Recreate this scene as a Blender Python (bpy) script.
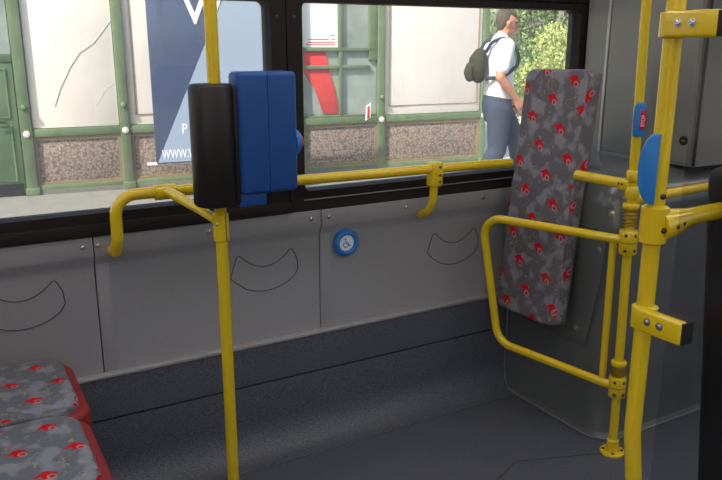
import bpy, bmesh, math, random
from mathutils import Vector, Matrix, Euler
random.seed(7)
PI = math.pi
SC = bpy.context.scene
COL = SC.collection
for o in list(bpy.data.objects): bpy.data.objects.remove(o)

# ---------------------------------------------------------------- camera
F_PX, PITCH, YAW, CAM_H = 741.0, math.radians(14.7), math.radians(29.8), 1.41
cam = bpy.data.cameras.new('camera'); cam.sensor_width = 36; cam.lens = 36*F_PX/722
cam.clip_start = 0.02
co = bpy.data.objects.new('camera', cam); COL.objects.link(co)
co.location = (0, 0, CAM_H); co.rotation_euler = (PI/2-PITCH, 0, -YAW)
SC.camera = co

# ---------------------------------------------------------------- light
wd = bpy.data.worlds.new('sky'); SC.world = wd; wd.use_nodes = True
nt = wd.node_tree; bg = nt.nodes['Background']
sky = nt.nodes.new('ShaderNodeTexSky'); sky.sky_type = 'NISHITA'
sky.sun_disc = False; sky.sun_elevation = math.radians(45); sky.sun_rotation = math.radians(249)
sky.air_density = 1.2; sky.dust_density = 3.0
nt.links.new(sky.outputs[0], bg.inputs[0]); bg.inputs[1].default_value = 0.255
sl = bpy.data.lights.new('sun', 'SUN'); sl.energy = 7.2; sl.angle = math.radians(0.6); sl.color = (1, .95, .87)
so = bpy.data.objects.new('sun', sl); COL.objects.link(so)
# sun stands high towards -X, grazing the kiosk front
sd = Vector((0.80, 0.30, -0.85)).normalized()      # travel direction
so.rotation_euler = sd.to_track_quat('-Z', 'Y').to_euler(); so.location = (-3, -6, 8)
SC.view_settings.view_transform = 'Standard'; SC.view_settings.look = 'None'
SC.view_settings.exposure = 0.0; SC.view_settings.gamma = 1.0
SC.view_settings.use_curve_mapping = False
LAMP_W = 4.9          # emission of the added, out-of-view ceiling strips that brighten the interior

# ---------------------------------------------------------------- materials
def srgb(r, g, b):
    f = lambda c: (c/255/12.92) if c/255 <= .04045 else ((c/255+.055)/1.055)**2.4
    return (f(r), f(g), f(b), 1)
class NB:
    """tiny node helper"""
    def __init__(s, name):
        s.m = bpy.data.materials.new(name); s.m.use_nodes = True
        s.t = s.m.node_tree; s.b = s.t.nodes['Principled BSDF']
    def n(s, typ, **kw):
        n = s.t.nodes.new('ShaderNode'+typ)
        for k, v in kw.items(): setattr(n, k, v)
        return n
    def put(s, sock, v):
        if isinstance(v, bpy.types.NodeSocket): s.t.links.new(v, sock)
        else: sock.default_value = v
    def M(s, op, a, b=0.0, c=0.0):
        n = s.n('Math', operation=op); s.put(n.inputs[0], a); s.put(n.inputs[1], b); s.put(n.inputs[2], c)
        return n.outputs[0]
    def mix(s, fac, a, b):
        n = s.n('Mix', data_type='RGBA'); s.put(n.inputs[0], fac); s.put(n.inputs[6], a); s.put(n.inputs[7], b)
        return n.outputs[2]
    def noise(s, scale, detail=3, rough=.5, vec=None):
        n = s.n('TexNoise'); n.inputs['Scale'].default_value = scale; n.inputs['Detail'].default_value = detail
        n.inputs['Roughness'].default_value = rough
        s.put(n.inputs['Vector'], vec if vec else s.obj())
        return n.outputs[0]
    def obj(s):
        if not hasattr(s, 'tc'): s.tc = s.n('TexCoord')
        return s.tc.outputs['Object']
    def ramp(s, fac, p0, p1):
        n = s.n('MapRange'); s.put(n.inputs[0], fac); n.inputs[1].default_value = p0; n.inputs[2].default_value = p1
        return n.outputs[0]
    def bump(s, h, strength=.3, dist=.002):
        n = s.n('Bump'); n.inputs['Strength'].default_value = strength; n.inputs['Distance'].default_value = dist
        s.put(n.inputs['Height'], h); s.t.links.new(n.outputs[0], s.b.inputs['Normal'])
def plain(name, rgb, rough=.5, metal=0, spec=.5, grain=0, gscale=60, bump=0, coat=0):
    k = NB(name); c = srgb(*rgb)
    k.b.inputs['Roughness'].default_value = rough; k.b.inputs['Metallic'].default_value = metal
    k.b.inputs['Specular IOR Level'].default_value = spec; k.b.inputs['Coat Weight'].default_value = coat
    k.b.inputs['Coat Roughness'].default_value = .15
    nz = k.noise(gscale, 4, .6)
    lo = tuple(v*(1-grain) for v in c[:3])+(1,); hi = tuple(min(1, v*(1+grain)) for v in c[:3])+(1,)
    k.put(k.b.inputs['Base Color'], k.mix(k.ramp(nz, .3, .7), lo, hi))
    if bump: k.bump(nz, bump)
    return k.m
M = {}
M['yellow'] = plain('yellow_paint', (230, 194, 22), .22, 0, .5, .05, 9, 0, .5)
M['wall'] = plain('grey_moulded_plastic', (152, 149, 150), .5, 0, .4, .05, 140, .08)
M['seam'] = plain('dark_grey_line', (70, 70, 72), .7)
M['seam2'] = plain('grey_line', (92, 93, 96), .6)
M['black'] = plain('black_frame', (38, 32, 30), .65, 0, .2, .15, 20)
M['rubber'] = plain('black_rubber', (22, 22, 23), .6)
M['gasket'] = plain('grey_gasket', (120, 118, 116), .5)
M['blackplastic'] = plain('black_plastic', (34, 27, 27), .38, 0, .4, .1, 200, .05)
M['blue'] = plain('blue_plastic', (30, 78, 148), .42, 0, .4, .05, 250, .1)
M['lightblue'] = plain('bright_blue_plastic', (42, 126, 204), .4, 0, .4, .05, 60)
M['red'] = plain('red_plastic', (205, 30, 30), .35)
M['shell'] = plain('red_seat_shell', (150, 44, 42), .45, 0, .4, .08, 80)
M['steel'] = plain('steel', (205, 205, 203), .22, .92)
M['darksteel'] = plain('dark_steel', (80, 78, 74), .35, 1)
M['alu'] = plain('aluminium_trim', (196, 190, 188), .38, .55, .5, .12, 15)
M['tower'] = plain('grey_lacquered_panel', (128, 128, 124), .3, 0, .5, .06, 3, 0, .25)
M['box'] = plain('dark_grey_console', (90, 92, 92), .28, 0, .5, .06, 120, .03, .5)
M['white'] = plain('white_print', (240, 240, 240), .6)
M['ceiling'] = plain('ceiling_panel', (215, 215, 212), .6)
M['spring'] = plain('ochre_spring', (150, 118, 30), .4, .3)
M['mark'] = plain('red_marks', (215, 90, 90), .6)
# outdoors
M['green'] = plain('green_painted_metal', (104, 122, 88), .5, 0, .4, .2, 6)
M['door_green'] = plain('green_painted_door', (92, 118, 82), .5, 0, .4, .2, 8)
M['panel'] = plain('pale_panel', (228, 220, 213), .6, 0, .4, .05, 3)
M['marble'] = plain('white_marble_panel', (246, 238, 226), .4, 0, .4, .05, 2.5)
M['frame_line'] = plain('brown_inlay', (150, 128, 110), .6)
M['crack'] = plain('grey_crack', (186, 176, 164), .7)
M['kglass'] = plain('grey_green_kiosk_glass', (150, 160, 152), .12, 0, .5, .2, 3)
M['redcloth'] = plain('red_cloth', (222, 62, 58), .7, 0, .3, .15, 14)
M['roof'] = plain('roof_sheet', (120, 120, 116), .6)
M['glare_ground'] = plain('sun_glare_tone', (222, 218, 208), .85, 0, .3, .05, 5, .1)  # pale colour stands in for the glare of sun on the ground
M['pave'] = plain('pavement', (128, 126, 120), .85, 0, .3, .1, 7, .2)  # darker colour stands in for shade lying on the pavement
M['asphalt'] = plain('asphalt', (96, 94, 92), .9, 0, .3, .2, 40, .3)
M['plinth'] = plain('grey_plinth', (120, 118, 108), .8, 0, .3, .15, 20)
M['pdark'] = plain('dark_blue_print', (66, 78, 106), .12)
M['plight'] = plain('pale_blue_print', (160, 176, 196), .12)
M['bark'] = plain('bark', (86, 70, 54), .9)
M['tramred'] = plain('tram_red', (190, 40, 36), .35)
M['tramwhite'] = plain('tram_white', (232, 228, 220), .35)
M['tramglass'] = plain('tram_dark_glass', (40, 46, 52), .15)
# people
M['skin'] = plain('skin', (196, 138, 108), .55, 0, .4, .06, 12)
M['hair'] = plain('dark_grey_hair', (84, 74, 66), .8, 0, .3, .3, 90, .3)
M['shirt'] = plain('white_shirt', (238, 238, 240), .85, 0, .2, .03, 20, .1)
M['trousers'] = plain('blue_grey_trousers', (62, 68, 84), .9, 0, .2, .08, 30, .1)
M['shoe'] = plain('dark_shoe', (40, 36, 34), .6)
M['pack'] = plain('olive_backpack_cloth', (54, 56, 34), .85, 0, .2, .35, 30, .2)
M['strap'] = plain('navy_strap', (44, 46, 62), .8)
M['eye'] = plain('eye', (30, 24, 20), .2)

def floor_mat():
    k = NB('speckled_vinyl'); k.b.inputs['Roughness'].default_value = .42
    k.b.inputs['Specular IOR Level'].default_value = .45
    a = k.noise(230, 3, .8); b = k.noise(6, 4, .6)
    c = k.mix(k.ramp(a, .36, .66), srgb(54, 58, 68), srgb(114, 115, 123))
    k.put(k.b.inputs['Base Color'], k.mix(k.M('MULTIPLY', k.ramp(b, .3, .8), .25), c, srgb(68, 71, 78)))
    k.bump(a, .12, .001); return k.m
M['floor'] = floor_mat()
def stone_mat():
    k = NB('pebble_dash'); k.b.inputs['Roughness'].default_value = .9
    v = k.n('TexVoronoi'); v.inputs['Scale'].default_value = 38; k.put(v.inputs['Vector'], k.obj())
    g = k.noise(4, 4, .6)
    c = k.mix(k.ramp(v.outputs['Distance'], 0, .75), srgb(182, 164, 148), srgb(104, 90, 82))
    k.put(k.b.inputs['Base Color'], k.mix(k.M('MULTIPLY', k.ramp(g, .35, .75), .35), c, srgb(140, 116, 104)))
    k.bump(v.outputs['Distance'], -.8, .02); return k.m
M['stone'] = stone_mat()
def glass_mat(name, tint, refl, rough=0.0, dust=0.0):
    k = NB(name); t = k.t; t.nodes.remove(k.b); out = t.nodes['Material Output']
    tr = k.n('BsdfTransparent'); tr.inputs[0].default_value = tint
    gl = k.n('BsdfGlossy'); gl.inputs['Roughness'].default_value = rough; gl.inputs[0].default_value = (1, 1, 1, 1)
    fr = k.n('Fresnel'); fr.inputs['IOR'].default_value = refl
    ge = k.n('NewGeometry'); mx = k.n('MixShader')
    # one reflection per sheet: only the face the ray enters by
    t.links.new(k.M('MULTIPLY', fr.outputs[0], k.M('SUBTRACT', 1.0, ge.outputs['Backfacing'])), mx.inputs[0])
    if dust:      # dusty film scattering a little of the daylight that comes through
        du = k.n('BsdfTranslucent'); du.inputs[0].default_value = (1, 1, 1, 1); m2 = k.n('MixShader'); m2.inputs[0].default_value = dust
        t.links.new(tr.outputs[0], m2.inputs[1]); t.links.new(du.outputs[0], m2.inputs[2]); tr = m2
    t.links.new(tr.outputs[0], mx.inputs[1]); t.links.new(gl.outputs[0], mx.inputs[2])
    t.links.new(mx.outputs[0], out.inputs[0]); return k.m
M['glass'] = glass_mat('window_glass', (.95, .96, .955, 1), 1.75, 0, .045)
M['plexi'] = glass_mat('smoked_partition_glass', (.88, .88, .89, 1), 1.4)
def emit_mat(name, rgb, s):
    k = NB(name); k.b.inputs['Base Color'].default_value = rgb
    k.b.inputs['Emission Color'].default_value = rgb; k.b.inputs['Emission Strength'].default_value = s; return k.m
M['lamp'] = emit_mat('fill_strip_glow', (1, .96, .93, 1), LAMP_W)
def leaf_mat(name, a, b):
    k = NB(name); k.b.inputs['Roughness'].default_value = .5
    g = k.noise(2.2, 3, .6); h = k.noise(23, 2, .6)
    k.put(k.b.inputs['Base Color'], k.mix(k.ramp(k.M('ADD', k.M('MULTIPLY', g, .6), k.M('MULTIPLY', h, .4)), .36, .64), srgb(*a), srgb(*b)))
    k.b.inputs['Transmission Weight'].default_value = 0
    return k.m
M['leafA'] = leaf_mat('yellow_green_leaves', (128, 148, 70), (206, 212, 130))
M['leafB'] = leaf_mat('deep_green_leaves', (78, 104, 60), (150, 170, 104))
def fabric(name, sx, sy, size, ang=0.0, ox=0, oy=0, base=((82, 76, 80), (126, 120, 126)), shear=.25):
    """woven grey upholstery, cloudy patches, yellow strokes, red printed emblem in a staggered repeat. UV in metres"""
    k = NB(name); k.b.inputs['Roughness'].default_value = .92; k.b.inputs['Specular IOR Level'].default_value = .15
    uv = k.n('UVMap'); sp = k.n('SeparateXYZ'); k.t.links.new(uv.outputs[0], sp.inputs[0])
    u = k.M('ADD', sp.outputs[0], ox); v = k.M('ADD', k.M('ADD', sp.outputs[1], oy), k.M('MULTIPLY', sp.outputs[0], shear))
    vr = k.M('DIVIDE', v, sy); row = k.M('FLOOR', vr)
    us = k.M('ADD', k.M('DIVIDE', u, sx), k.M('MULTIPLY', row, .37))
    cx = k.M('FLOOR', us)
    lx = k.M('MULTIPLY', k.M('SUBTRACT', k.M('FRACT', us), .5), sx/size)
    ly = k.M('MULTIPLY', k.M('SUBTRACT', k.M('FRACT', vr), .5), sy/size)
    ca, sa = math.cos(ang), math.sin(ang)
    x = k.M('ADD', k.M('MULTIPLY', lx, ca), k.M('MULTIPLY', ly, sa))
    y = k.M('SUBTRACT', k.M('MULTIPLY', ly, ca), k.M('MULTIPLY', lx, sa))
    # slight wobble so the print is not ruler-straight
    w = k.noise(70, 2, .5, uv.outputs[0]); x = k.M('ADD', x, k.M('MULTIPLY', k.M('SUBTRACT', w, .5), .25))
    ax = k.M('ABSOLUTE', x)
    tri = k.M('MULTIPLY', k.M('LESS_THAN', ax, k.M('SUBTRACT', .60, k.M('MULTIPLY', k.M('ADD', y, k.M('MULTIPLY', x, .12)), 1.15))),
              k.M('MULTIPLY', k.M('GREATER_THAN', y, -.06), k.M('LESS_THAN', y, .42)))
    bar = k.M('MULTIPLY', k.M('LESS_THAN', k.M('ABSOLUTE', k.M('ADD', x, .22)), .16), k.M('LESS_THAN', k.M('ABSOLUTE', k.M('ADD', y, .18)), .18))
    dx = k.M('SUBTRACT', x, .12); dy = k.M('ADD', y, .22)
    d = k.M('SQRT', k.M('ADD', k.M('MULTIPLY', dx, dx), k.M('MULTIPLY', dy, dy)))
    ring = k.M('MULTIPLY', k.M('LESS_THAN', d, .26), k.M('GREATER_THAN', d, .13))
    red = k.M('MAXIMUM', tri, k.M('MAXIMUM', bar, k.M('LESS_THAN', d, .13)))
    n1 = k.noise(700, 1, .6, uv.outputs[0]); n2 = k.noise(17, 2, .4, uv.outputs[0])
    c = k.mix(k.ramp(n1, .3, .7), srgb(*base[0]), srgb(*base[1]))
    c = k.mix(k.M('MULTIPLY', k.ramp(n2, .5, .6), .38), c, srgb(170, 172, 182))
    n3 = k.noise(24, 1, .3, uv.outputs[0])
    c = k.mix(k.M('MULTIPLY', k.M('LESS_THAN', k.M('ABSOLUTE', k.M('SUBTRACT', n3, .62)), .010), .6), c, srgb(176, 162, 90))
    c = k.mix(red, c, srgb(200, 28, 34)); c = k.mix(k.M('MULTIPLY', ring, .6), c, srgb(176, 150, 154))
    k.put(k.b.inputs['Base Color'], c); k.bump(n1, .25, .001)
    return k.m
M['fabric'] = fabric('printed_seat_fabric', .150, .090, .047, 0, .02, .03)
M['fabric_seat'] = fabric('printed_seat_fabric_cushion', .118, .112, .040, math.radians(14), .03, .02, ((82, 84, 90), (128, 130, 138)))

# ---------------------------------------------------------------- mesh helpers
ORG = {}
def thing(name, label, cat, loc=(0, 0, 0), group=None, kind=None):
    o = bpy.data.objects.new(name, None); COL.objects.link(o); o.location = loc; o.empty_display_size = .05
    ORG[o.name] = Vector(loc); tag(o, label, cat, group, kind); return o
def tag(o, label, cat, group=None, kind=None):
    if label: o['label'] = label
    if cat: o['category'] = cat
    if group: o['group'] = group
    if kind: o['kind'] = kind
    return o
def boxuv(me):
    uvl = me.uv_layers.new(name='UVMap').data
    for p in me.polygons:
        n = p.normal; a = max(range(3), key=lambda i: abs(n[i]))
        for li in p.loop_indices:
            c = me.vertices[me.loops[li].vertex_index].co
            uvl[li].uv = (c.y, c.z) if a == 0 else ((c.x, c.z) if a == 1 else (c.x, c.y))
def obj(name, bm, mat, parent=None, org=None, sharp=38, uv=False, label=None):
    """bm is in world coordinates; the object's origin goes to org (or its parent's origin)"""
    P = ORG[parent.name] if parent else Vector((0, 0, 0))
    if org is None:
        if parent is None:
            xs = [v.co for v in bm.verts]
            org = Vector(((min(c.x for c in xs)+max(c.x for c in xs))/2, (min(c.y for c in xs)+max(c.y for c in xs))/2, min(c.z for c in xs)))
        else: org = P
    org = Vector(org)
    bmesh.ops.recalc_face_normals(bm, faces=bm.faces)
    bm.transform(Matrix.Translation(-org))
    me = bpy.data.meshes.new(name); bm.to_mesh(me); bm.free()
    for p in me.polygons: p.use_smooth = True
    me.set_sharp_from_angle(angle=math.radians(sharp))
    if uv: boxuv(me)
    me.materials.append(M[mat] if isinstance(mat, str) else mat)
    o = bpy.data.objects.new(name, me); COL.objects.link(o)
    o.location = org-P
    if parent: o.parent = parent
    ORG[o.name] = org
    if label: o['label'] = label
    return o
def dup(o, delta):
    """copy of a leaf part moved by delta"""
    c = o.copy(); COL.objects.link(c); c.parent = o.parent; c.location = o.location+Vector(delta)
    ORG[c.name] = ORG[o.name]+Vector(delta); return c
def B(): return bmesh.new()
def box(bm, x0, x1, y0, y1, z0, z1, mat=None):
    vs = [Vector((x, y, z)) for x in (x0, x1) for y in (y0, y1) for z in (z0, z1)]
    if mat: vs = [mat @ v for v in vs]
    v = [bm.verts.new(c) for c in vs]
    for f in ((0, 1, 3, 2), (4, 6, 7, 5), (0, 4, 5, 1), (2, 3, 7, 6), (0, 2, 6, 4), (1, 5, 7, 3)): bm.faces.new([v[i] for i in f])
    return bm
def rbox(bm, x0, x1, y0, y1, z0, z1, r, seg=3, mat=None):
    t = B(); box(t, x0, x1, y0, y1, z0, z1)
    bmesh.ops.bevel(t, geom=t.edges[:], offset=r, segments=seg, profile=.5, affect='EDGES')
    if mat: t.transform(mat)
    return join(bm, t)
def join(bm, t):
    me = bpy.data.meshes.new('tmp'); t.to_mesh(me); t.free(); bm.from_mesh(me); bpy.data.meshes.remove(me); return bm
def fillet(pts, r, n=7, closed=False):
    P = [Vector(p) for p in pts]; out = []
    N = len(P)
    for i in range(N):
        if not closed and i in (0, N-1): out.append(P[i]); continue
        a, b, c = P[i-1], P[i], P[(i+1) % N]
        d1 = (a-b).normalized(); d2 = (c-b).normalized()
        ang = d1.angle(d2)
        if ang > PI-.02: out.append(b); continue
        rr = r[i] if isinstance(r, (list, tuple)) else r
        L = min(rr/math.tan(ang/2), (a-b).length*.49 if True else 0, (c-b).length*.49)
        rr = L*math.tan(ang/2)
        p1 = b+d1*L; p2 = b+d2*L
        cen = b+(d1+d2).normalized()*(rr/math.sin(ang/2))
        v1 = p1-cen; v2 = p2-cen
        th = v1.angle(v2)
        for k in range(n+1): out.append(cen+(v1*math.sin((1-k/n)*th)+v2*math.sin(k/n*th))/math.sin(th))
    return out
def tube(bm, pts, r, n=16, closed=False, caps=True):
    P = [Vector(p) for p in pts]; Q = [P[0]]
    for p in P[1:]:
        if (p-Q[-1]).length > 1e-5: Q.append(p)
    P = Q; N = len(P); rings = []
    up = None
    for i in range(N):
        if closed: t = (P[(i+1) % N]-P[i-1]).normalized()
        else: t = (P[min(i+1, N-1)]-P[max(i-1, 0)]).normalized()
        if up is None:
            up = Vector((0, 0, 1)) if abs(t.z) < .9 else Vector((1, 0, 0))
        s = (up-t*up.dot(t)).normalized(); up = s; w = t.cross(s)
        rr = r[i] if isinstance(r, (list, tuple)) else r
        rings.append([bm.verts.new(P[i]+(s*math.cos(2*PI*k/n)+w*math.sin(2*PI*k/n))*rr) for k in range(n)])
    for i in range(N if closed else N-1):
        a, b = rings[i], rings[(i+1) % N]
        for k in range(n): bm.faces.new((a[k], a[(k+1) % n], b[(k+1) % n], b[k]))
    if caps and not closed:
        bm.faces.new(rings[0][::-1]); bm.faces.new(rings[-1])
    return bm
def lathe(bm, prof, mat=None, n=24, closed=False):
    """prof = [(r, z)], around local z; closed joins the last ring to the first (hollow ring)"""
    mat = mat or Matrix(); rings = []
    for r, z in prof:
        if r < 1e-6: rings.append([bm.verts.new(mat @ Vector((0, 0, z)))])
        else: rings.append([bm.verts.new(mat @ Vector((r*math.cos(2*PI*k/n), r*math.sin(2*PI*k/n), z))) for k in range(n)])
    m = len(rings)
    for i in range(m if closed else m-1):
        a, b = rings[i], rings[(i+1) % m]
        for k in range(n):
            f = [a[k % len(a)], a[(k+1) % len(a)], b[(k+1) % len(b)], b[k % len(b)]]
            g = []
            for v in f:
                if v not in g: g.append(v)
            if len(g) > 2: bm.faces.new(g)
    if not closed:
        if len(rings[0]) > 1: bm.faces.new(rings[0][::-1])
        if len(rings[-1]) > 1: bm.faces.new(rings[-1])
    return bm
def frame_mat(o, z, x=None):
    """matrix whose local z points along z"""
    z = Vector(z).normalized(); x = Vector(x) if x else (Vector((0, 0, 1)) if abs(z.z) < .9 else Vector((1, 0, 0)))
    x = (x-z*x.dot(z)).normalized(); y = z.cross(x)
    m = Matrix((x, y, z)).transposed().to_4x4(); m.translation = Vector(o); return m
def prism(bm, poly, mat, t, bev=0):
    """2D polygon in the local xy of mat, extruded t along local z"""
    b = B()
    lo = [b.verts.new((x, y, 0)) for x, y in poly]; hi = [b.verts.new((x, y, t)) for x, y in poly]
    N = len(poly); b.faces.new(lo[::-1]); top = b.faces.new(hi)
    for i in range(N): b.faces.new((lo[i], lo[(i+1) % N], hi[(i+1) % N], hi[i]))
    if bev: bmesh.ops.bevel(b, geom=list(top.edges), offset=bev, segments=2, profile=.5, affect='EDGES')
    b.transform(mat); return join(bm, b)
def round_poly(poly, r, n=5):
    return [(p.x, p.y) for p in fillet([(x, y, 0) for x, y in poly], r, n, True)]
def ring_frame(bm, o, i, rc, y0, y1):
    """rectangular frame in XZ, outer rect o and inner rounded rect i = (x0,x1,z0,z1)"""
    ip = round_poly([(i[0], i[2]), (i[1], i[2]), (i[1], i[3]), (i[0], i[3])], rc, 5)
    oc = [(o[0], o[2]), (o[1], o[2]), (o[1], o[3]), (o[0], o[3])]
    m = len(ip)//4; op = [oc[k//m] for k in range(4*m)]
    for y, flip in ((y0, 1), (y1, -1)):
        a = [bm.verts.new((x, y, z)) for x, z in ip]; b = [bm.verts.new((x, y, z)) for x, z in oc]
        if y == y0: A, Bo = a, b
        else: A2, B2 = a, b
        for k in range(4*m):
            k2 = (k+1) % (4*m); f = [a[k], a[k2], b[k2//m], b[k//m]]
            g = []
            for v in f:
                if v not in g: g.append(v)
            bm.faces.new(g)
    for k in range(4*m): bm.faces.new((A[k], A[(k+1) % (4*m)], A2[(k+1) % (4*m)], A2[k]))
    for k in range(4): bm.faces.new((Bo[k], Bo[(k+1) % 4], B2[(k+1) % 4], B2[k]))
    return bm
def text_mesh(s, size, mat4, depth=.001, bold=.0):
    cu = bpy.data.curves.new('t', 'FONT'); cu.body = s; cu.size = size; cu.extrude = depth; cu.offset = bold
    cu.align_x = 'LEFT'; to = bpy.data.objects.new('t', cu); COL.objects.link(to)
    dg = bpy.context.evaluated_depsgraph_get(); me = bpy.data.meshes.new_from_object(to.evaluated_get(dg))
    bm = B(); bm.from_mesh(me); bm.transform(mat4)
    bpy.data.objects.remove(to); bpy.data.curves.remove(cu); bpy.data.meshes.remove(me); return bm
def screw_bm(p, nrm, r=.008):
    return lathe(B(), [(r, 0), (r, .001), (r*.62, .0015), (r*.6, .003), (r*.3, .0042), (0, .0036)], frame_mat(p, nrm), 12)

# ================================================================ STRUCTURE
WY = 2.28
XA, XB = -3.0, 5.2        # bus interior ends
YO = -0.30                # opposite side
CZ = 2.25
def struct(name, bm, mat, label, cat, uv=False):
    o = obj(name, bm, mat, None, (0, 0, 0), uv=uv); tag(o, label, cat, None, 'structure'); return o
fl = struct('floor', box(B(), XA, XB, YO-.06, WY+.08, -.06, 0), 'floor', 'dark blue-grey speckled vinyl floor of the bus', 'floor')
obj('weld_seam', tube(B(), [(1.35, 1.40, .0005), (1.35, 1.62, .0005), (1.62, 1.74, .0005), (2.0, 1.60, .0005)][1:], .0025, 6), 'seam', fl)
ceil = struct('ceiling', box(B(), XA, XB, YO-.06, WY+.08, CZ, CZ+.06), 'ceiling', 'light grey ceiling panel of the bus', 'ceiling')
for yy in (.45, 1.75):  # unseen strips added as fill light for the interior
    b = B(); rbox(b, XA+.3, XB-.4, yy-.09, yy+.09, CZ-.05, CZ-.002, .015, 2)
    hl = obj('ceiling_fill', b, 'lamp'); tag(hl, 'added out-of-view strip on the ceiling to brighten the interior, over the ' + ('aisle' if yy < 1 else 'window side'), 'lamp')

# --- window side wall: backing, moulded panels, upstand of floor vinyl
ww = struct('wall_window', box(B(), XA, XB, 2.30, 2.36, -.06, .86), 'seam', 'grey moulded side wall below the bus windows', 'wall')
struct('wall_window_header', box(B(), XA, XB, 2.275, 2.36, 1.96, CZ), 'ceiling', 'light grey side wall strip above the bus windows', 'wall')
def panel(x0, x1, rib):
    prof = [(2.262, .855), (2.262, .800), (2.266, .788), (2.278, .768), (2.280, .755), (2.280, .408), (2.302, .408), (2.302, .855)]
    b = B(); ra = [b.verts.new((x0, y, z)) for y, z in prof]; rb = [b.verts.new((x1, y, z)) for y, z in prof]
    N = len(prof)
    for k in range(N): b.faces.new((ra[k], ra[(k+1) % N], rb[(k+1) % N], rb[k]))
    b.faces.new(ra[::-1]); b.faces.new(rb)
    o = obj('wall_panel', b, 'wall', ww, sharp=50)
    if rib:   # raised vertical joint strip beside the left edge
        b = B(); prism(b, [(x0+.004, .408), (x0+.045, .408), (x0+.040, .765), (x0+.004, .765)], Matrix(((1, 0, 0, 0), (0, 0, -1, 2.281), (0, 1, 0, 0), (0, 0, 0, 1))), .003, .0012)
        obj('joint_strip', b, 'wall', o)
    return o
edges = [-3.0, -2.0, -1.15, -.39, .37, 1.135, 1.985]
panels = []
for i in range(6): panels.append(panel(edges[i]+.002, edges[i+1]-.002, i in (4, 5)))
panel(1.989, 5.2, False)
def crescent(xc, zc, p, s=1.0):
    # horns up: upper edge sags, lower edge bulges
    up = [(-.105, .068), (-.10, .070)] ; pts = []
    pts += [(-.128, -.008), (-.112, .040), (-.098, .072)]
    for k in range(1, 10):
        t = -1+2*k/10; pts.append((t*.098, .072-.055*(1-t*t)))
    pts += [(.098, .072), (.118, .030), (.122, -.010), (.105, -.035)]
    for k in range(1, 8):
        t = 1-2*k/8; pts.append((t*.100, -.035-.032*(1-t*t)-.004))
    pts += [(-.110, -.026)]
    P = [(xc+x*s, 2.2795, zc+z) for x, z in pts]
    tube(bm_ := B(), fillet(P, .008, 2, True), .0016, 6, True)
    obj('embossed_crescent', bm_, 'seam', p)
crescent(.928, .66, panels[4]); crescent(1.73, .638, panels[5]); crescent(.155, .667, panels[3])
def scr(x, p, z=.828):
    return obj('screw', screw_bm((x, 2.262, z), (0, -1, 0), .0085), 'steel', p, (x, 2.262, z))
s0 = scr(.339, panels[3])
for x, p in ((.382, 4), (.728, 4), (1.095, 4), (1.165, 5), (1.49, 5), (1.854, 5), (-.02, 3)):
    scr(x, panels[p])
# aluminium strip and vinyl upstand with a cove at the floor
tr = struct('trim_1', rbox(B(), XA, 2.0, 2.254, 2.28, .398, .411, .003, 2), 'alu', 'thin bare aluminium strip capping the vinyl upstand', 'trim')
def upstand(x0, x1, z_lo, z_hi, prof):
    b = B(); ra = [b.verts.new((x0, y, z)) for y, z in prof]; rb = [b.verts.new((x1, y, z)) for y, z in prof]
    N = len(prof)
    for k in range(N): b.faces.new((ra[k], ra[(k+1) % N], rb[(k+1) % N], rb[k]))
    b.faces.new(ra[::-1]); b.faces.new(rb); return b
us = struct('trim_2', upstand(XA, 2.02, 0, 0, [(2.258, .399), (2.256, .262), (2.262, .258), (2.262, .256), (2.30, .256), (2.30, .399)]), 'floor', 'dark speckled vinyl band on the wall under the aluminium strip', 'trim')
cv = [(2.258, .253), (2.250, .14)]
for k in range(9):
    a = k/8*PI/2; cv.append((2.135+.115*math.cos(a), .122-.12*math.sin(a)))
cv += [(2.135, -.002), (2.30, -.002), (2.30, .253)]
struct('trim_3', upstand(XA, 2.02, 0, 0, cv), 'floor', 'dark speckled vinyl cove curving from the wall down to the floor', 'trim')

# --- windows
def window(name, label, xo0, xo1, xi0, xi1, gasket):
    w = thing(name, label, 'window', (xi0, WY, .855), kind='structure')
    f = obj('window_frame', ring_frame(B(), (xo0, xo1, .855, 1.575), (xi0, xi1, .925, 1.547), .022, 2.268, 2.34), 'black', w)
    obj('transom_frame', ring_frame(B(), (xo0, xo1, 1.577, 1.96), (xi0, xi1, 1.62, 1.93), .022, 2.262, 2.34), 'black', w)
    obj('pane', box(B(), xi0-.01, xi1+.01, 2.312, 2.317, .915, 1.557), 'glass', w)
    obj('upper_pane', box(B(), xi0-.01, xi1+.01, 2.312, 2.317, 1.61, 1.94), 'glass', w)
    if gasket:
        obj('gasket', tube(B(), [(xi0-.005, 2.267, .895), (xi1+.02, 2.267, .895)], .0025, 8), 'gasket', w)
        obj('screw', screw_bm((xo0+.027, 2.268, 1.5), (0, -1, 0), .005), 'darksteel', w, (xo0+.027, 2.268, 1.5))
    else:
        obj('ledge', rbox(B(), xo0, xo1, 2.255, 2.27, .857, .895, .004, 2), 'black', w)
        obj('screw', screw_bm((xo1-.03, 2.268, 1.5), (0, -1, 0), .005), 'darksteel', w, (xo1-.03, 2.268, 1.5))
    return w
window('window_1', 'bus window in a black frame behind the black cylinder and blue box', -1.40, 1.020, -1.30, .967, False)
window('window_2', 'bus window in a black frame behind the tall printed backrest', 1.024, 2.385, 1.078, 2.325, True)
window('window_3', 'bus window in a black frame past the grey end partition', 2.389, 5.15, 3.7, 5.05, False)
window('window_4', 'bus window in a black frame behind the red-edged seats', -3.0, -1.404, -2.9, -1.46, False)
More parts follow.
